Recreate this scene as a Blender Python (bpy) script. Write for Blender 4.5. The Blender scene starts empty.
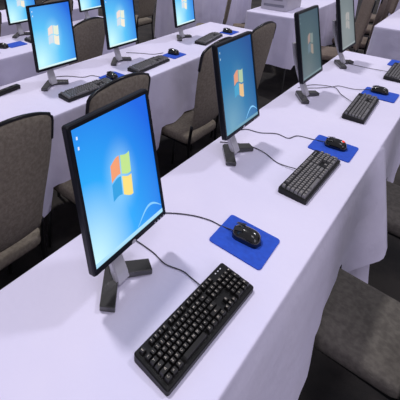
import bpy, bmesh, math, random
from mathutils import Vector, Matrix
random.seed(7)
S = bpy.context.scene
COL = S.collection
T = 1.15            # table height
PI = math.pi

# ------------------------------------------------------------------ materials
def mat(name, col, rough=.6, metal=0, spec=.5, noise=None, bump=None, emis=None, coat=0):
    m = bpy.data.materials.new(name); m.use_nodes = True
    nt = m.node_tree; b = nt.nodes['Principled BSDF']
    b.inputs['Base Color'].default_value = (*col, 1)
    b.inputs['Roughness'].default_value = rough
    b.inputs['Metallic'].default_value = metal
    b.inputs['Specular IOR Level'].default_value = spec
    if coat: b.inputs['Coat Weight'].default_value = coat
    if emis:
        b.inputs['Emission Color'].default_value = (*emis[0], 1)
        b.inputs['Emission Strength'].default_value = emis[1]
    tc = nt.nodes.new('ShaderNodeTexCoord')
    if noise:                       # (scale, other colour, low, high)
        n = nt.nodes.new('ShaderNodeTexNoise'); n.inputs['Scale'].default_value = noise[0]
        n.inputs['Detail'].default_value = 6
        nt.links.new(tc.outputs['Object'], n.inputs['Vector'])
        r = nt.nodes.new('ShaderNodeValToRGB')
        r.color_ramp.elements[0].position = noise[2]; r.color_ramp.elements[1].position = noise[3]
        r.color_ramp.elements[0].color = (*noise[1], 1); r.color_ramp.elements[1].color = (*col, 1)
        nt.links.new(n.outputs['Fac'], r.inputs['Fac'])
        nt.links.new(r.outputs['Color'], b.inputs['Base Color'])
    if bump:                        # (scale, strength, distance)
        n = nt.nodes.new('ShaderNodeTexNoise'); n.inputs['Scale'].default_value = bump[0]
        n.inputs['Detail'].default_value = 4
        nt.links.new(tc.outputs['Object'], n.inputs['Vector'])
        bp = nt.nodes.new('ShaderNodeBump'); bp.inputs['Strength'].default_value = bump[1]
        bp.inputs['Distance'].default_value = bump[2]
        nt.links.new(n.outputs['Fac'], bp.inputs['Height'])
        nt.links.new(bp.outputs['Normal'], b.inputs['Normal'])
    return m

M = {}
M['cloth'] = mat('white_cloth', (.75, .715, .90), .85, noise=(2.2, (.70, .67, .87), .35, .65), bump=(4, .8, .02))
M['wood'] = mat('table_wood', (.30, .22, .15), .6, noise=(12, (.22, .15, .1), .3, .7))
M['steel'] = mat('table_steel', (.03, .03, .03), .45, .4)
M['black'] = mat('black_plastic', (.005, .005, .006), .38, spec=.3, bump=(90, .05, .001))
M['bezel'] = mat('bezel_plastic', (.004, .005, .010), .35, spec=.3)
M['silver'] = mat('silver_plastic', (.55, .54, .60), .35, .3)
M['keycap'] = mat('keycap_plastic', (.010, .009, .009), .3, spec=.6)
M['legend_glint'] = mat('key_legend_glint', (.58, .52, .45), .5)  # printed characters, brightened and warmed to carry painted key-top highlights
M['footm'] = mat('foot_plastic', (.022, .022, .022), .25, spec=.8, coat=.4)
M['pad'] = mat('blue_pad', (.012, .085, .60), .8, noise=(60, (.010, .065, .48), .3, .7), bump=(300, .2, .001))
M['mouse'] = mat('mouse_plastic', (.004, .004, .005), .18, spec=.6, coat=.3)
M['led'] = mat('red_led', (.5, .02, .01), .4, emis=((1, .05, .02), 1.5))
M['wheel'] = mat('wheel_rubber', (.03, .03, .03), .5)
M['cable'] = mat('cable_rubber', (.03, .028, .04), .5)
M['fabric'] = mat('chair_fabric', (.215, .185, .145), .9, noise=(55, (.15, .127, .098), .35, .65), bump=(160, .5, .004))
M['fabric_dark'] = mat('seat_fabric', (.125, .113, .098), .9, noise=(45, (.082, .073, .064), .35, .65), bump=(160, .5, .004))
M['fabric_brown'] = mat('brown_chair_fabric', (.20, .155, .125), .9, noise=(55, (.135, .105, .085), .35, .65), bump=(160, .5, .004))
M['chairmetal'] = mat('chair_metal', (.012, .012, .014), .3, .5)
M['box'] = mat('box_plastic', (.52, .50, .56), .5, noise=(8, (.46, .45, .52), .3, .7))
M['boxd'] = mat('box_stripe', (.22, .22, .27), .5)
M['wall'] = mat('wall_paint', (.35, .32, .30), .9, noise=(3, (.31, .28, .26), .3, .7))
M['white'] = mat('white_plastic', (.75, .74, .8), .4)

def carpet():
    m = mat('dark_carpet', (.03, .027, .028), .95, bump=(220, .6, .004))
    nt = m.node_tree; b = nt.nodes['Principled BSDF']
    tc = nt.nodes.new('ShaderNodeTexCoord')
    v = nt.nodes.new('ShaderNodeTexVoronoi'); v.inputs['Scale'].default_value = 2.6
    n = nt.nodes.new('ShaderNodeTexNoise'); n.inputs['Scale'].default_value = 9; n.inputs['Detail'].default_value = 8
    nt.links.new(tc.outputs['Object'], n.inputs['Vector']); nt.links.new(tc.outputs['Object'], v.inputs['Vector'])
    mx = nt.nodes.new('ShaderNodeMath'); mx.operation = 'MULTIPLY'
    nt.links.new(v.outputs['Distance'], mx.inputs[0]); nt.links.new(n.outputs['Fac'], mx.inputs[1])
    r = nt.nodes.new('ShaderNodeValToRGB')
    r.color_ramp.elements[0].position = .1; r.color_ramp.elements[0].color = (.009, .008, .009, 1)
    r.color_ramp.elements[1].position = .42; r.color_ramp.elements[1].color = (.035, .030, .027, 1)
    nt.links.new(mx.outputs[0], r.inputs['Fac']); nt.links.new(r.outputs['Color'], b.inputs['Base Color'])
    return m
M['carpet'] = carpet()

def screen_mat(name, deep, mid, light, strength, glow=.7, centre=(.18, .05), spread=1.0):
    """desktop wallpaper: a radial blue gradient laid out on the panel's own UV map"""
    m = bpy.data.materials.new(name); m.use_nodes = True
    nt = m.node_tree; b = nt.nodes['Principled BSDF']
    uv = nt.nodes.new('ShaderNodeUVMap'); uv.uv_map = 'UVMap'
    def dist(c, sx, sy):
        mp = nt.nodes.new('ShaderNodeMapping')
        mp.inputs['Location'].default_value = (-c[0]*sx, -c[1]*sy, 0); mp.inputs['Scale'].default_value = (sx, sy, 0)
        nt.links.new(uv.outputs['UV'], mp.inputs['Vector'])
        l = nt.nodes.new('ShaderNodeVectorMath'); l.operation = 'LENGTH'
        nt.links.new(mp.outputs['Vector'], l.inputs[0]); return l.outputs['Value']
    r = nt.nodes.new('ShaderNodeValToRGB'); cr = r.color_ramp
    cr.elements[0].position = 0.02; cr.elements[0].color = (*light, 1)
    cr.elements[1].position = 1; cr.elements[1].color = (*deep, 1)
    e = cr.elements.new(.45); e.color = (*mid, 1)
    e = cr.elements.new(.78); e.color = (*[a*.6+c*.4 for a, c in zip(deep, mid)], 1)
    nt.links.new(dist(centre, .95/spread, .85/spread), r.inputs['Fac'])
    g = nt.nodes.new('ShaderNodeValToRGB'); g.color_ramp.elements[0].color = (glow,)*3+(1,)
    g.color_ramp.elements[1].color = (0, 0, 0, 1); g.color_ramp.elements[1].position = .9
    g.color_ramp.interpolation = 'EASE'
    nt.links.new(dist((.49, .50), 3.4, 2.6), g.inputs['Fac'])
    mx = nt.nodes.new('ShaderNodeMix'); mx.data_type = 'RGBA'
    nt.links.new(g.outputs['Color'], mx.inputs['Factor'])
    nt.links.new(r.outputs['Color'], mx.inputs['A']); mx.inputs['B'].default_value = (*light, 1)
    b.inputs['Base Color'].default_value = (.01, .01, .012, 1); b.inputs['Roughness'].default_value = .35
    nt.links.new(mx.outputs['Result'], b.inputs['Emission Color']); b.inputs['Emission Strength'].default_value = strength
    return m

SCR = {
 'bright': screen_mat('screen_bright', (.004, .13, .78), (.02, .40, .97), (.62, .96, 1.0), 1.0, .45, (.03, .02), 1.12),
 'cyan':   screen_mat('screen_cyan', (.01, .14, .75), (.10, .55, .95), (.60, .98, 1.0), 1.0, .5, (.10, .1), 1.05),
 'teal':   screen_mat('screen_teal', (.006, .08, .31), (.02, .20, .43), (.16, .38, .53), .95, .3, (.2, .05), 1.0),
 'grey':   screen_mat('screen_grey', (.040, .085, .125), (.07, .13, .15), (.13, .18, .19), .85, .2, (.3, .1), 1.0),
 'pale':   screen_mat('screen_pale', (.16, .20, .22), (.22, .27, .28), (.27, .31, .31), .85, .2, (.3, .1), 1.0),
}
def flat_emis(name, c, s=1.0):
    return mat(name, (.01, .01, .01), .4, emis=(c, s))
LOGO = {}
for k, f, w in (('bright', 1, 0), ('cyan', 1, .72), ('teal', .75, 0), ('grey', .35, .25), ('pale', .4, .5)):
    cols = [(.92, .36, .18), (.55, .80, .28), (.03, .36, .78), (1.0, .76, .22)]
    if k == 'teal': cols = [(.75, .33, .20), (.42, .58, .38), (.06, .36, .60), (.80, .52, .25)]
    if k == 'grey': cols = [(.30, .19, .16), (.13, .20, .19), (.05, .13, .19), (.27, .21, .16)]
    if k == 'pale': cols = [(.40, .38, .36)]*4
    cols = [tuple(c*(1-w)+w*(.9 if k == 'cyan' else .35) for c in q) for q in cols]
    LOGO[k] = [flat_emis('logo_%s_%d' % (k, i), c, 1) for i, c in enumerate(cols)]
    LOGO[k+'_bar'] = flat_emis('taskbar_'+k, {'bright': (.42, .75, .95), 'cyan': (.70, .93, .95), 'teal': (.16, .36, .48), 'grey': (.16, .24, .26), 'pale': (.3, .35, .36)}[k], 1)
    LOGO[k+'_icon'] = flat_emis('icon_'+k, {'bright': (.75, .85, 1), 'cyan': (.8, .9, 1), 'teal': (.4, .55, .65), 'grey': (.25, .33, .35), 'pale': (.4, .43, .44)}[k], 1)

# ------------------------------------------------------------------ helpers
def link(name, bm, mats, parent=None, smooth=False, loc=None):
    me = bpy.data.meshes.new(name); bm.normal_update(); bm.to_mesh(me); bm.free()
    if not isinstance(mats, (list, tuple)): mats = [mats]
    for m in mats: me.materials.append(m)
    if smooth:
        for p in me.polygons: p.use_smooth = True
    o = bpy.data.objects.new(name, me); COL.objects.link(o)
    if parent: o.parent = parent
    if loc: o.location = loc
    return o
def thing(name, label, cat, loc=(0, 0, 0), rz=0, group=None):
    o = bpy.data.objects.new(name, None); COL.objects.link(o)
    o.location = loc; o.rotation_euler = (0, 0, rz); o.empty_display_size = .1
    return tag(o, label, cat, group)
def tag(o, label, cat, group=None):
    o['label'] = label; o['category'] = cat
    if group: o['group'] = group
    return o
def copy_tree(o, parent=None):
    c = o.copy(); COL.objects.link(c)
    if parent: c.parent = parent
    for ch in list(o.children): copy_tree(ch, c)
    return c
def box(bm, c, s, mx=None, bev=0, taper=None, mi=0):
    r = bmesh.ops.create_cube(bm, size=1)
    vs = r['verts']
    for v in vs:
        k = 1
        if taper and v.co.z > 0: k = taper
        v.co = Vector((v.co.x*s[0]*k, v.co.y*s[1]*k, v.co.z*s[2]))
    fs = set(f for v in vs for f in v.link_faces)
    for f in fs: f.material_index = mi
    if bev:
        es = list(set(e for v in vs for e in v.link_edges))
        q = bmesh.ops.bevel(bm, geom=es, offset=bev, segments=2, affect='EDGES', profile=.6)
        vs = list(set(v for f in q['faces'] for v in f.verts) | set(v for v in vs if v.is_valid))
    vs = list(set(vs))
    for v in vs:
        v.co = v.co + Vector(c)
        if mx is not None: v.co = mx @ v.co
    return vs
def tube(bm, pts, r, seg=8, cap=True):
    pts = [Vector(p) for p in pts]; rings = []
    n = len(pts)
    for i, p in enumerate(pts):
        d = (pts[min(i+1, n-1)] - pts[max(i-1, 0)]).normalized()
        a = Vector((0, 0, 1)) if abs(d.z) < .9 else Vector((0, 1, 0))
        u = d.cross(a).normalized(); w = u.cross(d)
        rr = r[i] if isinstance(r, (list, tuple)) else r
        rings.append([bm.verts.new(p + (u*math.cos(2*PI*k/seg)+w*math.sin(2*PI*k/seg))*rr) for k in range(seg)])
    for a, b in zip(rings, rings[1:]):
        for k in range(seg): bm.faces.new((a[k], a[(k+1) % seg], b[(k+1) % seg], b[k]))
    if cap:
        bm.faces.new(rings[0][::-1]); bm.faces.new(rings[-1])
    bmesh.ops.recalc_face_normals(bm, faces=bm.faces)
def smooth_path(pts, n=8):
    P = [Vector(p) for p in pts]; out = []
    for i in range(len(P)-1):
        p0 = P[max(i-1, 0)]; p1 = P[i]; p2 = P[i+1]; p3 = P[min(i+2, len(P)-1)]
        for k in range(n):
            t = k/n
            out.append(.5*((2*p1)+(-p0+p2)*t+(2*p0-5*p1+4*p2-p3)*t*t+(-p0+3*p1-3*p2+p3)*t**3))
    out.append(P[-1]); return out
def plate(bm, outline, z0, z1, mi=0):
    """prism from a 2D outline"""
    a = [bm.verts.new((x, y, z0)) for x, y in outline]; b = [bm.verts.new((x, y, z1)) for x, y in outline]
    n = len(a)
    fs = [bm.faces.new(a[::-1]), bm.faces.new(b)]
    for i in range(n): fs.append(bm.faces.new((a[i], a[(i+1) % n], b[(i+1) % n], b[i])))
    for f in fs: f.material_index = mi
def round_rect(w, h, r, n=5):
    o = []
    for cx, cy, a0 in ((w/2-r, h/2-r, 0), (-w/2+r, h/2-r, 90), (-w/2+r, -h/2+r, 180), (w/2-r, -h/2+r, 270)):
        for k in range(n+1):
            a = math.radians(a0+90*k/n); o.append((cx+r*math.cos(a), cy+r*math.sin(a)))
    return o
def sstep(a, b, x):
    t = min(1, max(0, (x-a)/(b-a))); return t*t*(3-2*t)

# ------------------------------------------------------------------ setting
def struct(name, bm, m):
    o = link(name, bm, m); o['kind'] = 'structure'; return o
bm = bmesh.new(); box(bm, (6, 3, -.05), (26, 18, .1)); struct('floor', bm, M['carpet'])
bm = bmesh.new(); box(bm, (6, 12.05, 2.5), (26, .1, 5)); struct('wall_back', bm, M['wall'])
bm = bmesh.new(); box(bm, (19.05, 3, 2.5), (.1, 18, 5)); struct('wall_right', bm, M['wall'])
bm = bmesh.new(); box(bm, (6, 11.98, .08), (26, .04, .16)); struct('baseboard_back', bm, M['white'])
bm = bmesh.new(); box(bm, (18.98, 3, .08), (.04, 18, .16)); struct('baseboard_right', bm, M['white'])

# ------------------------------------------------------------------ tables and cloths
def table(x0, x1, y0, y1, label, group='cloth covered folding tables'):
    t = thing('folding_table', label, 'table', ((x0+x1)/2, (y0+y1)/2, 0), group=None)
    L, W = x1-x0-.03, y1-y0-.03
    bm = bmesh.new(); box(bm, (0, 0, T-.026), (L, W, .034), bev=.006); link('tabletop', bm, M['wood'], t)
    for sx in (-1, 1):
        for sy in (-1, 1):
            bm = bmesh.new()
            tube(bm, [(sx*(L/2-.16), sy*(W/2-.06), T-.045), (sx*(L/2-.13), sy*(W/2-.05), .012), (sx*(L/2-.13), sy*(W/2-.05), 0)], [.013, .013, .016])
            link('leg', bm, M['steel'], t, True)
        bm = bmesh.new(); tube(bm, [(sx*(L/2-.145), -(W/2-.06), .42), (sx*(L/2-.145), W/2-.06, .42)], .009)
        link('crossbar', bm, M['steel'], t, True)
    return t

def cloth(x0, x1, y0, y1, hem, label, seats=(), corner=None, seat_z=None, phase=0, yseat=-1, amp=.016, flr=.04, lift=0, ease=.05, sink=0):
    """tablecloth with rolled top edge and hanging, folded sides. hem: world z of the hem.
    seats: x ranges where the cloth lies on a pushed-in chair, on the side yseat"""
    bm = bmesh.new(); top = T+.002-sink
    nx = max(24, int((x1-x0)/.035)); ny = 14
    per = []
    for i in range(nx): per.append((x0+(x1-x0)*i/nx, y0, 0, -1))
    for i in range(ny): per.append((x1, y0+(y1-y0)*i/ny, 1, 0))
    for i in range(nx): per.append((x1-(x1-x0)*i/nx, y1, 0, 1))
    for i in range(ny): per.append((x0, y1-(y1-y0)*i/ny, -1, 0))
    n = len(per)
    drops = [(0, 0), (.0008, .0035), (.004, .007)]
    rows = []
    D = top-hem
    levels = [0, .015, .05, .1, .17, .25, .34, .44, .54, .64, .74, .84, .93, 1.0]
    for (x, y, nx_, ny_), i in zip(per, range(n)):
        col = []
        # local hem
        h = hem
        if seats and ny_ == yseat:
            for a, b in seats:
                k = sstep(a-ease, a-.015, x)*(1-sstep(b+.015, b+.05, x))
                h = h*(1-k)+(seat_z+.012)*k
        h += .006*math.sin(x*9+phase)+.006*math.sin(y*11+phase)
        if corner == 'front_end': h += lift*sstep(x1-.16, x1, x)*(1 if ny_ == -1 or (nx_ == 1 and y < y0+.1) else 0)
        cd = min(abs(x-x0), abs(x-x1)); ce = min(abs(y-y0), abs(y-y1))
        Dl = top-h
        s = x*1.0 if ny_ else y*1.3+3
        for dz, out in drops:
            col.append(bm.verts.new((x+nx_*out, y+ny_*out, top-dz)))
        for f in levels[1:]:
            z = top-.01-(Dl-.01)*f
            dd = (top-z)
            fold = amp*sstep(0, .55, dd)*(math.sin(s*10.5+phase)+.55*math.sin(s*23+1.7*phase+dd*2)+.3*math.sin(s*41+phase*3))
            flare = .008+flr*dd
            out = flare+fold*.9
            vx, vy = x+nx_*out, y+ny_*out
            if corner == 'front_end' and (ny_ == -1 or nx_ == 1):
                k = 1 if ny_ == -1 else 1-sstep(y0, y0+.25, y)
                b0 = .085*(1-sstep(.50, 1.05, x))*sstep(-.9, .2, x)+.20*sstep(1.12, x1-.05, x)
                if ny_ == -1: vy = y-.006-.012*sstep(0, .1, dd)-(b0*dd) + fold*.25
                else:
                    vy = y-k*(.018+.20*dd)
                    if y > y0+.03: vx, z, vy = x+.001+.004*f, top-.0005, y
            if corner == 'near_drop' and (ny_ == -1 or nx_ == -1):
                k = 1-sstep(x0, x0+.22, x) if ny_ == -1 else 1-sstep(y0, y0+.2, y)
                vy -= k*.15*dd; z -= k*.24*sstep(.3, 1, f)
            col.append(bm.verts.new((vx, vy, z)))
        rows.append(col)
    m = len(rows[0])
    for i in range(n):
        a, b = rows[i], rows[(i+1) % n]
        for j in range(m-1): bm.faces.new((a[j], a[j+1], b[j+1], b[j]))
    # gridded top with very slight waviness
    gx, gy = nx, ny
    grid = {}
    for i in range(gx+1):
        for j in range(gy+1):
            x = x0+(x1-x0)*i/gx; y = y0+(y1-y0)*j/gy
            y = y0+.015 if j == 1 else (y1-.015 if j == gy-1 else y)
            x = x0+.015 if i == 1 else (x1-.015 if i == gx-1 else x)
            if j == 0: v = rows[i][0] if i < nx else rows[nx][0]
            elif i == gx: v = rows[nx+j][0] if j < ny else rows[nx+ny][0]
            elif j == gy: v = rows[nx+ny+(nx-i)][0]
            elif i == 0: v = rows[(2*nx+ny+(ny-j)) % n][0]
            else: v = bm.verts.new((x, y, top))
            grid[i, j] = v
    for i in range(gx):
        for j in range(gy):
            q = (grid[i, j], grid[i+1, j], grid[i+1, j+1], grid[i, j+1])
            if len(set(q)) == 4:
                try: bm.faces.new(q)
                except ValueError: pass
    bmesh.ops.recalc_face_normals(bm, faces=bm.faces)
    o = link('tablecloth', bm, M['cloth'], None, True)
    return tag(o, label, 'tablecloth')

SEAT = T-.50        # top of the seats
table(-1.0, 1.435, 0, .62, 'folding table under the nearest white cloth, carrying the two closest monitors')
table(1.49, 3.17, 0, .62, 'folding table under the nearer row cloth, carrying the third and fourth monitors')
cloth(-1.02, 1.500, -.012, .625, T-.63, 'nearest white tablecloth, under the largest keyboard and the closest blue mouse pad', seats=[(.60, 1.07)], seat_z=SEAT, corner='front_end', phase=1, ease=.06, flr=.02)
cloth(1.455, 3.19, -.010, .625, T-.66, 'white tablecloth at the far end of the nearest row, under the third and fourth keyboards', seats=[(1.62, 2.06)], seat_z=SEAT, phase=2.2, flr=.02, amp=.007, corner='near_drop', sink=.0015)
table(-1.2, 1.0, 1.48, 2.10, 'folding table of the middle row behind the tan chair at the left edge')
table(1.03, 3.25, 1.48, 2.10, 'folding table of the middle row behind the second nearest monitor')
cs = [(-.075, 1.42), (.67, 1.42), (1.77, 1.42), (2.50, 1.42)]
cloth(-1.22, 1.012, 1.475, 2.105, T-.66, 'white tablecloth of the middle row left section, with two bright blue monitors on it', seats=[(-.31, .17), (.43, .91)], seat_z=SEAT, phase=.4)
cloth(1.018, 3.27, 1.475, 2.105, T-.70, 'white tablecloth of the middle row right section, lit panel of cloth hanging behind the chairs', seats=[(1.515, 1.995), (2.26, 2.74)], seat_z=SEAT, phase=3.1)
table(-.2, 2.5, 2.66, 3.28, 'folding table of the third row near the top left')
cloth(-.22, 2.52, 2.655, 3.285, T-.70, 'white tablecloth of the third row, at the top left behind the bright monitors', phase=5, seats=[(-.02, .46), (1.20, 1.70)], seat_z=SEAT)
table(4.22, 6.4, 1.48, 2.10, 'folding table under the pale printer box')
cloth(4.20, 6.42, 1.475, 2.105, T-.68, 'white tablecloth under the pale printer box at the top centre', phase=1.9)
table(4.48, 7.0, 0, .66, 'folding table across the aisle at the right edge')
cloth(4.46, 7.02, -.005, .665, T-.80, 'white tablecloth across the aisle at the right edge beyond the fourth keyboard', phase=4)
table(5.3, 8.0, 3.85, 4.47, 'folding table in the back row right of the dark gap')
cloth(5.25, 8.02, 3.845, 4.475, .08, 'white tablecloth of the back row hanging behind the third monitor of the middle row', phase=2.7)
table(.2, 3.0, 3.85, 4.47, 'folding table of the back row at the top left')
cloth(.18, 3.02, 3.845, 4.475, .25, 'white tablecloth of the back row at the top left corner', phase=.9, seats=[(.72, 1.18), (1.72, 2.18)], seat_z=SEAT)
table(6.9, 9.1, 1.95, 2.57, 'folding table far behind the printer box')
cloth(6.88, 9.12, 1.945, 2.575, .2, 'white tablecloth far behind the third monitor of the nearest row', phase=.2)
table(9.3, 12, .9, 1.52, 'folding table farthest away at the top right')
cloth(9.28, 12.02, .895, 1.525, .2, 'farthest pinkish white tablecloth at the top right between the brown chairs', phase=1.2)

# ------------------------------------------------------------------ chairs (local: user faces +y, origin on the floor under the seat)
def make_chair(fabric, seatfab, label):
    t = thing('banquet_chair', label, 'chair')
    # backrest : padded crowned panel leaning back
    z0, z1 = T-.44, T+.265
    def hw(u):
        w = .200+.055*sstep(0, .8, u)
        if u > .915: w = .185+.07*math.sqrt(max(0, 1-((u-.915)/.085)**2))
        return w
    bm = bmesh.new(); N = 34; K = 14; front = []; back = []
    for i in range(N+1):
        u = i/N; uu = u if u < .999 else 1.0
        w = hw(uu); z = z0+(z1-z0)*u; yc = -.225-.075*u
        rf, rb = [], []
        for j in range(K+1):
            s = -1+2*j/K; edge = (1-abs(s)**5)*(1-abs(2*u-1)**10)
            x = w*s; cy = -.03*(1-s*s)*.6
            rf.append(bm.verts.new((x, yc+cy+.004+.026*edge, z+.035*(1-s*s)*sstep(.7, 1, u))))
            rb.append(bm.verts.new((x, yc+cy-.004-.020*edge, z+.035*(1-s*s)*sstep(.7, 1, u))))
        front.append(rf); back.append(rb)
    for i in range(N):
        for j in range(K):
            bm.faces.new((front[i][j], front[i+1][j], front[i+1][j+1], front[i][j+1]))
            bm.faces.new((back[i][j], back[i][j+1], back[i+1][j+1], back[i+1][j]))
        for j in (0, K): bm.faces.new((front[i][j], back[i][j], back[i+1][j], front[i+1][j]))
    for j in range(K):
        for i in (0, N): bm.faces.new((front[i][j], front[i][j+1], back[i][j+1], back[i][j]))
    T0 = 26
    edge = [(r[0].co+b[0].co)/2 for r, b in list(zip(front, back))[T0:]] + [(front[N][j].co+back[N][j].co)/2 for j in range(1, K)] + [(r[K].co+b[K].co)/2 for r, b in list(zip(front, back))[:T0-1:-1]]
    bmesh.ops.recalc_face_normals(bm, faces=bm.faces)
    br = link('backrest', bm, fabric, t, True)
    bm = bmesh.new(); tube(bm, edge, .0105, 6); link('trim', bm, M['chairmetal'], br, True)
    # seat cushion
    bm = bmesh.new()
    ol = []
    for x, y in round_rect(.46, .46, .06, 5): ol.append((x*(1.0 if y > 0 else .94), y))
    rings = []
    for sc, z in ((.965, SEAT-.075), (1, SEAT-.06), (1.005, SEAT-.035), (.99, SEAT-.015), (.95, SEAT-.004), (.85, SEAT), (.4, SEAT+.004)):
        rings.append([bm.verts.new((x*sc, y*sc, z)) for x, y in ol])
    for a, b in zip(rings, rings[1:]):
        for k in range(len(ol)): bm.faces.new((a[k], a[(k+1) % len(ol)], b[(k+1) % len(ol)], b[k]))
    bm.faces.new(rings[0][::-1]); bm.faces.new(rings[-1])
    link('seat_cushion', bm, seatfab, t, True)
    bm = bmesh.new()
    for sx in (-1, 1): box(bm, (sx*.19, 0, SEAT-.086), (.022, .42, .022))
    for sy in (-1, 1): box(bm, (0, sy*.19, SEAT-.086), (.36, .022, .022))
    link('seat_frame', bm, M['chairmetal'], t)
    for sx in (-1, 1):
        bm = bmesh.new(); tube(bm, [(sx*.195, .19, SEAT-.09), (sx*.205, .215, .01), (sx*.205, .215, 0)], [.012, .012, .014]); link('leg', bm, M['chairmetal'], t, True)
        bm = bmesh.new(); tube(bm, smooth_path([(sx*.202, -.226, T-.40), (sx*.205, -.215, SEAT-.09), (sx*.208, -.235, SEAT-.3), (sx*.21, -.31, 0)], 4), .012); link('leg', bm, M['chairmetal'], t, True)
    bm = bmesh.new(); tube(bm, [(-.2, -.19, SEAT-.09), (.2, -.19, SEAT-.09)], .011); link('crossbar', bm, M['chairmetal'], t, True)
    return t

tan = make_chair(M['fabric'], M['fabric'], 'x')
dark = make_chair(M['fabric_dark'], M['fabric_dark'], 'x')
brown = make_chair(M['fabric_brown'], M['fabric_brown'], 'x')
used = {}
def chair(proto, x, y, rz, label, group=None):
    o = proto if id(proto) not in used else copy_tree(proto)
    used[id(proto)] = 1
    o.location = (x, y, 0); o.rotation_euler = (0, 0, rz); o['label'] = label
    if group: o['group'] = group
    elif 'group' in o: del o['group']
    return o
g = 'chairs tucked at the middle row'
chair(tan, cs[0][0], cs[0][1], 0, 'large grey tan chair with black edge at the left edge, behind the closest monitor', g)
chair(tan, cs[1][0], cs[1][1], 0, 'grey tan chair whose rounded top shows just above the closest monitor', g)
chair(tan, cs[2][0], cs[2][1], 0, 'grey tan chair with a full back seen between the two nearest monitors', g)
chair(tan, cs[3][0], cs[3][1], 0, 'grey tan chair partly hidden by the second nearest monitor, in front of the printer table', g)
g = 'chairs tucked at the nearest row'
chair(dark, .84, -.15, 0, 'dark grey chair seat under the nearest table, largest at the bottom right', g)
chair(dark, 1.83, -.17, 0, 'small dark chair seat at the right edge beyond the hanging cloth corner', g)
g = 'chairs of the third row'
chair(tan, 1.46, 2.62, .12, 'grey tan chair seen between the two leftmost middle row monitors', g)
chair(tan, .22, 2.52, 0, 'grey tan chair at the third row, far left', g)
g = 'chairs of the back row'
chair(tan, .95, 3.72, 0, 'brownish chair back at the top left corner, behind the third row', g)
chair(tan, 1.95, 3.72, 0, 'grey tan chair back at the top edge between two bright screens', g)
chair(tan, 4.38, 4.28, 0, 'grey chair at the top edge above the dark gap of the back row', g)
g = 'loose chairs in the aisle'
chair(tan, 4.82, 3.02, .5, 'grey tan chair with its round seat showing right of the third middle row monitor', g)
chair(brown, 5.25, 2.56, .5, 'narrow grey chair back standing left of the printer table at the top', g)
chair(brown, 4.85, 1.14, .45, 'brown chair right behind the third nearest monitor, pale seat showing', g)
chair(brown, 5.75, 1.14, .08, 'brown chair behind the palest monitor at the top right', g)
chair(brown, 6.7, 1.22, .12, 'brown chair with dark legs left of the right hand table', g)
chair(brown, 7.7, 1.28, .3, 'farther brown chair with dark legs at the top right above the right hand table', g)

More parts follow.
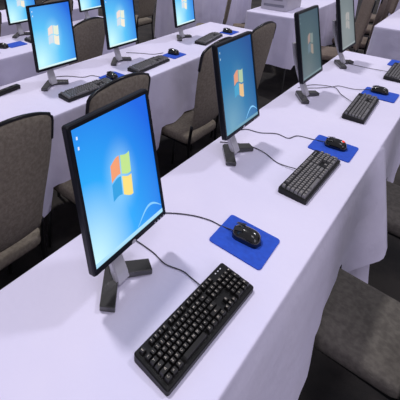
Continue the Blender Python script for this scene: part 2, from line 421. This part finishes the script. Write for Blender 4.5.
# ------------------------------------------------------------------ monitors (local: screen faces -y, origin on table below the screen)
FX = -.044
MW, MH, HB, TILT = .361, .468, .139, .221
def make_monitor(kind, detail, label, tilt=TILT):
    t = thing('computer_monitor', label, 'monitor')
    R = Matrix.Translation((0, 0, HB)) @ Matrix.Rotation(-tilt, 4, 'X')
    bm = bmesh.new()
    # front frame as a rounded prism with a bulged rear shell
    b = .014
    def ring(w, h, y, cz=MH/2, r=.008): return [bm.verts.new(R @ Vector((px, y, cz+pz))) for px, pz in round_rect(w, h, r, 3)]
    rr = [ring(MW-2*b, MH-2*b-.006, .004, MH/2+.002, .001), ring(MW-2*b, MH-2*b-.006, 0, MH/2+.002, .001), ring(MW-.006, MH-.006, -.001), ring(MW, MH, .004), ring(MW, MH, .022),
          ring(MW-.02, MH-.02, .030), ring(MW*.72, MH*.72, .040), ring(MW*.66, MH*.66, .048)]
    for a, c in zip(rr, rr[1:]):
        for k in range(len(a)): bm.faces.new((a[k], a[(k+1) % len(a)], c[(k+1) % len(a)], c[k]))
    bm.faces.new(rr[-1]); bm.faces.new(rr[0])
    bmesh.ops.recalc_face_normals(bm, faces=bm.faces)
    link('casing', bm, M['bezel'], t)
    # screen
    sw, sh = MW-2*b, MH-2*b-.006
    zc = MH/2+.002
    def P(u, v, y): return R @ Vector((-sw/2+u*sw, y, zc-sh/2+v*sh))
    bm = bmesh.new(); uvl = bm.loops.layers.uv.new('UVMap')
    n = 6
    g = [[bm.verts.new(P(i/n, j/n, .0035)) for j in range(n+1)] for i in range(n+1)]
    for i in range(n):
        for j in range(n):
            f = bm.faces.new((g[i][j], g[i+1][j], g[i+1][j+1], g[i][j+1]))
            for l, (a, c) in zip(f.loops, ((i, j), (i+1, j), (i+1, j+1), (i, j+1))): l[uvl].uv = (a/n, c/n)
    scr = link('screen', bm, SCR[kind], t)
    # emblem : four wavy panes
    bm = bmesh.new()
    cu, cv, lw, lh = .49, .50, .27, .31
    def wave(s): return .018*math.sin((s-.1)*PI*1.9)
    for q, (a0, a1, c0, c1) in enumerate(((0, .47, .53, 1), (.53, 1, .53, 1), (0, .47, 0, .47), (.53, 1, 0, .47))):
        m = 6
        bot, topv = [], []
        for i in range(m+1):
            s = a0+(a1-a0)*i/m
            sh0 = .10*(1-s) if False else 0
            for arr, c in ((bot, c0), (topv, c1)):
                pinch = 1-.10*abs(c-.5)*2*(1 if s < .5 else -1)
                uu = cu+(s-.5)*lw + .03*(c-.5)*1.0
                vv = cv+(c-.5)*lh*(.84+.22*s) + wave(s)
                arr.append(bm.verts.new(P(uu, vv, .0022)))
        for i in range(m):
            f = bm.faces.new((bot[i], bot[i+1], topv[i+1], topv[i])); f.material_index = q
    link('desktop_emblem', bm, LOGO[kind], scr)
    bm = bmesh.new()
    bm.faces.new([bm.verts.new(P(u, v, .0024)) for u, v in ((0, 0), (1, 0), (1, .032), (0, .032))])
    link('taskbar', bm, LOGO[kind+'_bar'], scr)
    for v in (.93, .86):
        bm = bmesh.new(); bm.faces.new([bm.verts.new(P(.05+dx*.28, v+dz*.34, .0024)) for dx, dz in ((-.035, -.03), (.03, -.035), (.035, .03), (-.025, .035))])
        link('desktop_icon', bm, LOGO[kind+'_icon'], scr)
    if detail:   # pale light streak of the wallpaper
        bm = bmesh.new(); a = []
        for i in range(13):
            s = i/12; u = .60+.39*s; v = .04+.10*math.sin(s*PI*.9)**1.2
            th = .003+.007*math.sin(s*PI)
            a.append((bm.verts.new(P(u, v-th, .0026)), bm.verts.new(P(u, v+th, .0026))))
        for p, q in zip(a, a[1:]): bm.faces.new((p[0], q[0], q[1], p[1]))
        link('light_streak', bm, STREAK, scr)
        bm = bmesh.new()
        ol = [(.010*math.cos(k*PI/8), .009*math.sin(k*PI/8)) for k in range(16)]
        bm.faces.new([bm.verts.new(R @ Vector((x, -.0018, .0075+z*.7))) for x, z in ol]); link('badge', bm, M['silver'], t)
        for k in range(4):
            bm = bmesh.new(); box(bm, (0, 0, 0), (.007, .002, .004), mx=R @ Matrix.Translation((MW/2-.018-.016*k, -.002, .0075)))
            link('button', bm, M['silver'], t)
    # neck : flat column rising behind the panel
    bm = bmesh.new()
    sec = [(FX, .010, .018, .060, .020), (FX, .022, .045, .056, .024), (FX*.95, .052, .10, .052, .024), (FX*.9, .085, .17, .050, .022), (FX*.8, .125, .28, .046, .020), (FX*.8, .142, .36, .044, .020)]
    prev = None
    for cx, cy, z, w, d in sec:
        rg = [bm.verts.new((cx+a*w/2, cy+c*d/2, z)) for a, c in ((-1, -1), (1, -1), (1, 1), (-1, 1))]
        if prev:
            for k in range(4): bm.faces.new((prev[k], prev[(k+1) % 4], rg[(k+1) % 4], rg[k]))
        else: bm.faces.new(rg[::-1])
        prev = rg
    bm.faces.new(prev); es = [e for e in bm.edges if abs(e.verts[0].co.z-e.verts[1].co.z) > .01]
    bmesh.ops.bevel(bm, geom=es, offset=.005, segments=2, affect='EDGES')
    link('neck', bm, M['silver'], t)
    bm = bmesh.new(); box(bm, (0, 0, 0), (.13, .030, .13), mx=Matrix.Translation((0, .105, .36)) @ Matrix.Rotation(-tilt, 4, 'X'), bev=.006)
    link('mount', bm, M['bezel'], t)
    # V shaped foot
    bm = bmesh.new()
    for s in (-1, 1):
        a = Vector((FX, .055, 0)); e = Vector((FX+s*.108, -.024, 0)); d = (e-a).normalized(); pn = Vector((-d.y, d.x, 0))
        w0, w1 = .024, .024
        o = [a-d*.012+pn*w0, a-d*.012-pn*w0, e-pn*w1, e+pn*w1]
        h = [.030, .030, .022, .022]
        lo = [bm.verts.new((p.x, p.y, .001)) for p in o]; hi = [bm.verts.new((p.x, p.y, z)) for p, z in zip(o, h)]
        bm.faces.new(lo[::-1]); bm.faces.new(hi)
        for k in range(4): bm.faces.new((lo[k], lo[(k+1) % 4], hi[(k+1) % 4], hi[k]))
    bmesh.ops.recalc_face_normals(bm, faces=bm.faces)
    bmesh.ops.bevel(bm, geom=list(bm.edges), offset=.002, segments=1, affect='EDGES')
    link('foot', bm, M['footm'], t)
    return t
STREAK = flat_emis('streak_light', (.25, .62, .98), 1)
CT = T+.002        # cloth surface
g = 'monitors on the nearest row'
mons = [
 ('bright', True, -.0600, .3660, .0443, 'closest and largest monitor, bright blue desktop with four colour emblem', g, TILT),
 ('teal', True, .8956, .4756, .0114, 'second nearest monitor, darker blue screen with dull orange emblem', g, TILT),
 ('grey', False, 1.8756, .4787, -.0037, 'third monitor of the nearest row, greyish teal screen before the printer table', g, TILT),
 ('pale', False, 2.7773, .5027, -.0125, 'palest grey monitor, fourth and last of the nearest row', g, TILT),
]
g2 = 'monitors on the middle row'
mons += [
 ('cyan', False, .765, 1.835, -.02, 'bright cyan monitor on the middle row near the left edge', g2, .18),
 ('cyan', False, 1.483, 1.861, -.008, 'bright cyan monitor of the middle row above the closest monitor', g2, .18),
 ('cyan', False, 2.469, 1.909, .051, 'third bright monitor of the middle row, cut by the top edge left of centre', g2, .18),
 ('cyan', False, 1.328, 3.157, .012, 'bright monitor of the third row, cut by the top left edge', 'monitors on the third row', .2),
 ('cyan', False, 2.256, 3.127, .04, 'small bright monitor of the third row above the grey tan chair', 'monitors on the third row', .2),
 ('grey', False, 5.60, .47, .3, 'dark edge of a monitor on the right hand table at the right edge', None, .2),
]
protos = {}
for kind, det, x, y, r, lab, gr, tl in mons:
    key = (kind, det, tl)
    if key in protos: o = copy_tree(protos[key])
    else: o = protos[key] = make_monitor(kind, det, lab, tl)
    o.location = (x, y, CT); o.rotation_euler = (0, 0, r); o['label'] = lab
    if gr: o['group'] = gr

# ------------------------------------------------------------------ keyboards (local: length x, user at -y)
KL, KW = .438, .119
font = None
def glyph(ch, w, h):
    """a small flat mesh of one character"""
    cu = bpy.data.curves.new('g', 'FONT'); cu.body = ch; cu.resolution_u = 1; cu.size = 1
    ob = bpy.data.objects.new('g', cu); COL.objects.link(ob)
    dg = bpy.context.evaluated_depsgraph_get()
    me = bpy.data.meshes.new_from_object(ob.evaluated_get(dg))
    bpy.data.objects.remove(ob); bpy.data.curves.remove(cu)
    vs = [v.co.copy() for v in me.vertices]; fs = [list(p.vertices) for p in me.polygons]
    bpy.data.meshes.remove(me)
    if not vs: return [], []
    x0 = min(v.x for v in vs); x1 = max(v.x for v in vs); y0 = min(v.y for v in vs); y1 = max(v.y for v in vs)
    s = min(w/max(x1-x0, .2), h/max(y1-y0, .2))
    return [((v.x-(x0+x1)/2)*s, (v.y-(y0+y1)/2)*s) for v in vs], fs
GL = {}
def layout():
    """(cx, cy, w, h, char) in key units; rows from the back"""
    K = []
    def row(y, items, x=0, h=1):
        for it in items:
            if isinstance(it, (int, float)): x += it; continue
            c, w = (it, 1) if isinstance(it, str) else it
            K.append((x+w/2, y, w, h, c)); x += w
    row(5.25, ['E', 1, 'F', 'F', 'F', 'F', .5, 'F', 'F', 'F', 'F', .5, 'F', 'F', 'F', 'F', .25, 'P', 'S', 'B'])
    row(4, ['~'] + list('1234567890-=') + [('<', 2), .25, 'I', 'H', 'U', .25, 'N', '/', '*', '-'])
    row(3, [('T', 1.5)] + list('QWERTYUIOP[]') + [('|', 1.5), .25, 'D', 'E', 'G', .25, '7', '8', '9'])
    row(2, [('C', 1.75)] + list('ASDFGHJKL;') + ["'", ('<', 2.25), 3.5, '4', '5', '6'])
    row(1, [('^', 2.25)] + list('ZXCVBNM,.') + ['?', ('^', 2.75), 1.25, '^', 1.25, '1', '2', '3'])
    row(0, [('C', 1.25), ('W', 1.25), ('A', 1.25), (' ', 6.25), ('A', 1.25), ('W', 1.25), ('M', 1.25), ('C', 1.25), .25, '<', 'v', '>', .25, ('0', 2), '.'])
    K.append((22, 2.5, 1, 2, '+')); K.append((22, .5, 1, 2, '='))
    return K
LAY = layout()
def make_keyboard(level, label, cap=None):
    cap = cap or M['keycap']
    t = thing('keyboard', label, 'keyboard')
    bm = bmesh.new()
    ol = round_rect(KL, KW, .008, 3)
    lo = [bm.verts.new((x, y, .001)) for x, y in ol]
    mid = [bm.verts.new((x, y, .016+.07*(y+KW/2))) for x, y in ol]
    hi = [bm.verts.new((x*.985, y*.96, .019+.07*(y+KW/2))) for x, y in ol]
    for a, b in ((lo, mid), (mid, hi)):
        for k in range(len(ol)): bm.faces.new((a[k], a[(k+1) % len(ol)], b[(k+1) % len(ol)], b[k]))
    bm.faces.new(lo[::-1]); bm.faces.new(hi)
    link('case', bm, M['black'], t)
    ux = (KL-.022)/22.5; uy = (KW-.018)/6.25
    def add(bm, k):
        cx, cy, w, h, c = k
        x = -KL/2+.011+cx*ux; y = -KW/2+.009+(cy+.5+(0 if h == 1 else 0))*uy
        z = .0185+.07*(y+KW/2)
        hh = .0135
        box(bm, (x, y, z+hh/2), (w*ux-.0024, h*uy-.0022, hh), taper=.80)
        if level == 2 and c.strip():
            if c not in GL: GL[c] = glyph(c, .0062, .0062)
            vs, fs = GL[c]
            V = [bm.verts.new((x+a-.0012, y+b+.001, z+hh+.0004)) for a, b in vs]
            for f in fs:
                try: bm.faces.new([V[i] for i in f]).material_index = 1
                except ValueError: pass
    keys = sorted(LAY, key=lambda k: -k[2]*k[3])
    if level == 2:
        for k in keys[:100]:
            bm = bmesh.new(); add(bm, k); link('key', bm, [cap, M['legend_glint']], t)
        bm = bmesh.new()
        for k in keys[100:]: add(bm, k)
        o = link('keys', bm, [cap, M['legend_glint']], t); o['kind'] = 'stuff'
    else:
        bm = bmesh.new()
        for k in keys: add(bm, k)
        o = link('keys', bm, [KCAP_SHEEN, M['legend_glint']], t); o['kind'] = 'stuff'
    if level == 2:
        for k in range(3):
            bm = bmesh.new(); box(bm, (KL/2-.03-.014*k, KW/2-.012, .0195+.07*(KW-.012)), (.005, .003, .001)); link('indicator_light', bm, M['white'], t)
    return t
KCAP_SHEEN = mat('keycap_plastic_sheen', (.15, .145, .15), .3, spec=.9)  # lighter cap colour with the grazing light reflections painted in
def cable(parent, pts, r=.0022, z=.0035, endz=None):
    """parent must already be placed; points are on the table"""
    P = [(x, y, CT+z) for x, y in pts]
    if endz is not None: P[-1] = (P[-1][0], P[-1][1], CT+endz)
    q = smooth_path(P, 8)
    bpy.context.view_layer.update()
    mw = Matrix.Translation(parent.location) @ Matrix.Rotation(parent.rotation_euler.z, 4, 'Z')
    inv = mw.inverted()
    bm = bmesh.new(); tube(bm, [inv @ p for p in q], r, 6)
    return link('cable', bm, M['cable'], parent, True)
def behind(m):     # the cable starts behind the monitor
    return (m[0], m[1])
kd = [(-.0384, .125, -.0278, 2, [(-.02, .60), (.05, .50), (.063, .39), (.054, .32), (.073, .262), (.072, .226), (.062, .176)], 'largest black keyboard in front of the closest monitor, rows of separate keys'),
      (.9319, .1482, -.0169, 2, [(.90, .60), (.96, .515), (.978, .451), (.969, .382), (.93, .298), (.934, .200)], 'second black keyboard, beside the blue mouse pad with the red lit mouse'),
      (1.90, .1795, .0381, 1, [(1.96, .59), (2.10, .53), (2.153, .41), (2.055, .337), (1.94, .235)], 'third black keyboard, in front of the greyish teal monitor'),
      (2.82, .15, .02, 1, [(2.88, .58), (2.833, .526), (2.792, .462), (2.79, .332), (2.78, .20)], 'fourth black keyboard, cut by the right edge of the picture')]
for x, y, r, lv, pts, lab in kd:
    k = copy_tree(protos['kp1']) if (lv == 1 and 'kp1' in protos) else make_keyboard(lv, lab, M['keycap'] if x < .5 else KCAP_SHEEN)
    if 'kp%d' % lv not in protos:
        protos['kp%d' % lv] = k
    k.location = (x, y, CT); k.rotation_euler = (0, 0, r); k['label'] = lab; k['group'] = 'keyboards on the nearest row'
    k['_pts'] = 1; del k['_pts']
    kd[kd.index((x, y, r, lv, pts, lab))] = (k, pts)
for x, y, r, lab, gr in [(.84, 1.605, -.02, 'black keyboard in front of the leftmost middle row monitor', 'm'), (1.55, 1.635, .05, 'black keyboard of the middle row between two blue mouse pads', 'm'),
                     (2.58, 1.70, .14, 'black keyboard of the middle row partly behind the tan chair back', 'm'), (1.42, 2.93, .02, 'black keyboard of the third row at the top left', 't'),
                     (.60, 2.83, .1, 'black keyboard at the left edge beside the dark mouse', 't')]:
    k = copy_tree(protos['kp1']); k.location = (x, y, CT); k.rotation_euler = (0, 0, r); k['label'] = lab
    k['group'] = 'keyboards on the middle row' if gr == 'm' else 'keyboards on the third row'
for k, pts in kd: cable(k, pts, endz=.012)

# ------------------------------------------------------------------ mouse pads and mice
def make_pad(w, h):
    bm = bmesh.new(); plate(bm, round_rect(w, h, .012, 4), .0005, .005)
    return bm
pads = [(.3512, .1797, .0312, 'closest blue mouse pad, in front of the two nearest monitors', 'n'), (1.275, .1554, .0081, 'second blue mouse pad, at the end of the second keyboard', 'n'),
        (2.245, .150, .0, 'third blue mouse pad, near the right edge beyond the third keyboard', 'n'),
        (3.09, .16, .0, 'blue mouse pad peeking out behind the fourth keyboard at the right edge', 'n'),
        (1.15, 1.665, .02, 'blue mouse pad of the middle row at the end of the leftmost keyboard', 'm'), (1.925, 1.655, 0, 'blue mouse pad of the middle row left of the tan chair back', 'm'),
        (2.99, 1.70, 0, 'blue mouse pad of the middle row above the second nearest monitor', 'm'), (1.07, 2.93, 0, 'blue mouse pad of the third row at the top left', 't'),
        (-.20, 1.64, .1, 'blue mouse pad at the left edge behind the large tan chair', 'm')]
pm = None
for x, y, r, lab, gr in pads:
    if pm is None:
        pm = link('mouse_pad', make_pad(.185, .195), M['pad']); o = pm
    else:
        o = pm.copy(); COL.objects.link(o)
    if gr != 'n': o.scale = (1, .72, 1)
    o.location = (x, y, CT); o.rotation_euler = (0, 0, r)
    tag(o, lab, 'mouse pad', {'n': 'mouse pads on the nearest row', 'm': 'mouse pads on the middle row', 't': None}[gr])

def make_mouse(label):
    """local: nose towards +y, tail (palm) towards -y"""
    t = thing('computer_mouse', label, 'mouse')
    bm = bmesh.new(); L, W, H = .108, .076, .046
    N, K = 12, 14; rings = []
    for i in range(N+1):
        u = i/N; y = -L/2+L*u
        e = math.sqrt(max(0, 1-(2*u-1)**4*.999)); w = W/2*e*(1-.10*math.sin(u*PI))
        h = H*(.50+.50*math.sin(PI*(.18+.62*(1-u))))*(e**.6)
        rings.append([bm.verts.new((w*math.cos(a), y, max(0.0, h*math.sin(a)**.8 if math.sin(a) > 0 else 0))) for a in [PI*k/K for k in range(K+1)]])
    for a, b in zip(rings, rings[1:]):
        for k in range(K): bm.faces.new((a[k], a[k+1], b[k+1], b[k]))
        bm.faces.new((a[0], b[0], b[K], a[K]))
    bm.faces.new(rings[0]); bm.faces.new(rings[-1][::-1])
    bmesh.ops.recalc_face_normals(bm, faces=bm.faces)
    link('shell', bm, M['mouse'], t, True)
    bm = bmesh.new()
    ws = [bm.verts.new((s*.0045, .026+.011*math.cos(a), .034+.011*math.sin(a))) for s in (-1, 1) for a in [2*PI*k/14 for k in range(14)]]
    for k in range(14): bm.faces.new((ws[k], ws[(k+1) % 14], ws[14+(k+1) % 14], ws[14+k]))
    bm.faces.new(ws[:14][::-1]); bm.faces.new(ws[14:])
    bmesh.ops.recalc_face_normals(bm, faces=bm.faces)
    link('scroll_wheel', bm, M['wheel'], t)
    for s in (-1, 1):
        bm = bmesh.new(); box(bm, (0, 0, 0), (.018, .034, .002), mx=Matrix.Translation((s*.016, .028, .0405)) @ Matrix.Rotation(-.24, 4, 'X') @ Matrix.Rotation(s*.30, 4, 'Y'), bev=.0008)
        link('button', bm, M['mouse'], t)
    return t
m0 = make_mouse('x')
mice = [(.362, .178, .12, 'closest black mouse, on the closest blue mouse pad', 'n', [(.15, .56), (.253, .473), (.316, .395), (.347, .327), (.353, .277), (.354, .228)]),
        (1.292, .150, .1, 'black mouse with a red light, on the second blue mouse pad', 'n', [(1.06, .60), (1.13, .566), (1.149, .493), (1.205, .423), (1.203, .359), (1.265, .333), (1.287, .263), (1.287, .198)]),
        (2.276, .160, .1, 'black mouse on the third blue pad near the right edge', 'n', [(1.98, .56), (2.071, .478), (2.16, .42), (2.207, .393), (2.22, .30), (2.27, .21)]),
        (1.13, 1.655, -.2, 'black mouse on the middle row pad above the closest monitor', 'm', None), (1.94, 1.675, .2, 'black mouse on the middle row pad left of the tan chair back', 'm', None),
        (2.965, 1.71, .1, 'black mouse on the middle row pad above the second nearest monitor', 'm', None), (.93, 2.93, .6, 'black mouse of the third row at the left edge, beside the blue pad', 't', None),
        (-.20, 1.65, .3, 'black mouse behind the large tan chair at the left edge', 'm', None)]
allm = []
for i, (x, y, r, lab, gr, pts) in enumerate(mice):
    o = m0 if i == 0 else copy_tree(m0)
    o.location = (x, y, CT+(.005 if gr != 't' else .001)); o.rotation_euler = (0, 0, r); o['label'] = lab
    if gr == 'n': o['group'] = 'mice on the nearest row'
    if gr == 'm': o['group'] = 'mice on the middle row'
    allm.append((o, pts))
for i, (o, pts) in enumerate(allm):
    if pts: cable(o, pts, endz=.014)
    if i == 1:
        bm = bmesh.new(); tube(bm, [(-.004, -.030, .041), (.004, -.030, .041)], .0055, 8); link('tail_light', bm, M['led'], o, True)

# middle row cables lying on the cloth
def lone_cable(pts, lab, gr):
    bm = bmesh.new(); tube(bm, smooth_path([(x, y, CT+z) for x, y, z in pts], 8), .0026, 6)
    tag(link('cable', bm, M['cable'], None, True), lab, 'cable', gr)
lone_cable([(.78, 2.0, .003), (.90, 1.93, .003), (.98, 1.82, .003), (1.05, 1.80, .003), (1.08, 1.73, .003)], 'thin dark cable looping on the cloth right of the leftmost middle row monitor foot', 'cables on the middle row')
lone_cable([(1.66, 2.0, .003), (1.74, 1.90, .003), (1.80, 1.80, .003), (1.90, 1.76, .003)], 'thin cable on the cloth beside the second middle row monitor foot', 'cables on the middle row')
# black power strip lying at the left edge of the middle row
t = thing('power_strip', 'black power strip lying on the cloth at the left edge of the middle row', 'power strip', (.42, 1.985, CT), .12)
bm = bmesh.new(); box(bm, (0, 0, .014), (.20, .045, .028), bev=.005); link('body', bm, M['black'], t)
for k in range(3):
    bm = bmesh.new(); box(bm, (-.06+.06*k, 0, .0295), (.032, .026, .003), bev=.001); link('socket', bm, M['wheel'], t)

# cables bundled on the carpet between the rows
fl = [[(.35, .78, 0), (.5, 1.0, 0), (.42, 1.2, 0), (.62, 1.34, 0), (.8, 1.2, 0), (1.0, 1.3, 0)], [(1.0, .75, 0), (1.2, .95, 0), (1.5, .9, 0), (1.7, 1.05, 0), (2.2, .95, 0)], [(.1, .9, 0), (.3, 1.1, 0), (.7, .95, 0), (.9, 1.05, 0)]]
for i, p in enumerate(fl):
    bm = bmesh.new(); tube(bm, smooth_path([(x, y, .009) for x, y, z in p], 8), .008, 6)
    tag(link('floor_cable', bm, M['cable'], None, True), ['dark cable snaking on the carpet behind the closest monitor', 'dark cable on the carpet between the two nearest monitors', 'dark cable on the carpet behind the large tan chair'][i], 'cable', 'cables on the carpet')

# ------------------------------------------------------------------ pale printer box on the table at the top
t = thing('printer', 'pale grey printer box standing on the white table at the top centre', 'printer', (4.72, 1.86, CT), 0)
bm = bmesh.new(); box(bm, (0, 0, .10), (.50, .36, .20), bev=.012); link('body', bm, M['box'], t)
bm = bmesh.new(); box(bm, (-.251, 0, .07), (.006, .28, .035), bev=.002); link('paper_slot', bm, M['boxd'], t)
bm = bmesh.new(); box(bm, (-.02, 0, .208), (.38, .30, .014), bev=.004); link('lid', bm, M['white'], t)
bm = bmesh.new(); box(bm, (-.252, -.05, .15), (.006, .12, .02), bev=.002); link('control_panel', bm, M['boxd'], t)

# ------------------------------------------------------------------ light
w = bpy.data.worlds.new('W'); S.world = w; w.use_nodes = True
w.node_tree.nodes['Background'].inputs['Color'].default_value = (.90, .88, 1.0, 1)
w.node_tree.nodes['Background'].inputs['Strength'].default_value = .34
def sun(d, e, ang, col):
    l = bpy.data.lights.new('ceiling_and_fill_sun', 'SUN'); l.energy = e; l.angle = ang; l.color = col
    o = bpy.data.objects.new('ceiling_and_fill_light', l); COL.objects.link(o); o.location = (0, 0, 6)
    o.rotation_euler = Vector(d).to_track_quat('-Z', 'Y').to_euler(); return o
sun((-.02, -.42, -1), 1.48, .07, (1, .97, .98))
sun((-.75, .30, -1), .62, .10, (.93, .93, 1))
sun((.35, .35, -1), .30, .3, (.95, .90, 1))
sun((.45, .85, -.45), .42, .5, (.92, .84, 1))  # added low fill from the front to brighten the hanging cloth, no ceiling lamp

# ------------------------------------------------------------------ camera (a shifted lens, level roll)
cd = bpy.data.cameras.new('Camera'); cam = bpy.data.objects.new('Camera', cd); COL.objects.link(cam)
cam.location = (-.8104, -.2766, 1.1162+T)
yaw, pit = .8009, -.3239
d = Vector((math.cos(pit)*math.cos(yaw), math.cos(pit)*math.sin(yaw), math.sin(pit)))
cam.rotation_euler = d.to_track_quat('-Z', 'Y').to_euler()
cd.sensor_width = 36; cd.sensor_fit = 'HORIZONTAL'; cd.lens = 384.58*36/400
cd.shift_x = (200-105.66)/400; cd.shift_y = -(200-54.14)/400
cd.clip_start = .02
S.camera = cam
S.view_settings.view_transform = 'Standard'
S.view_settings.look = 'None'
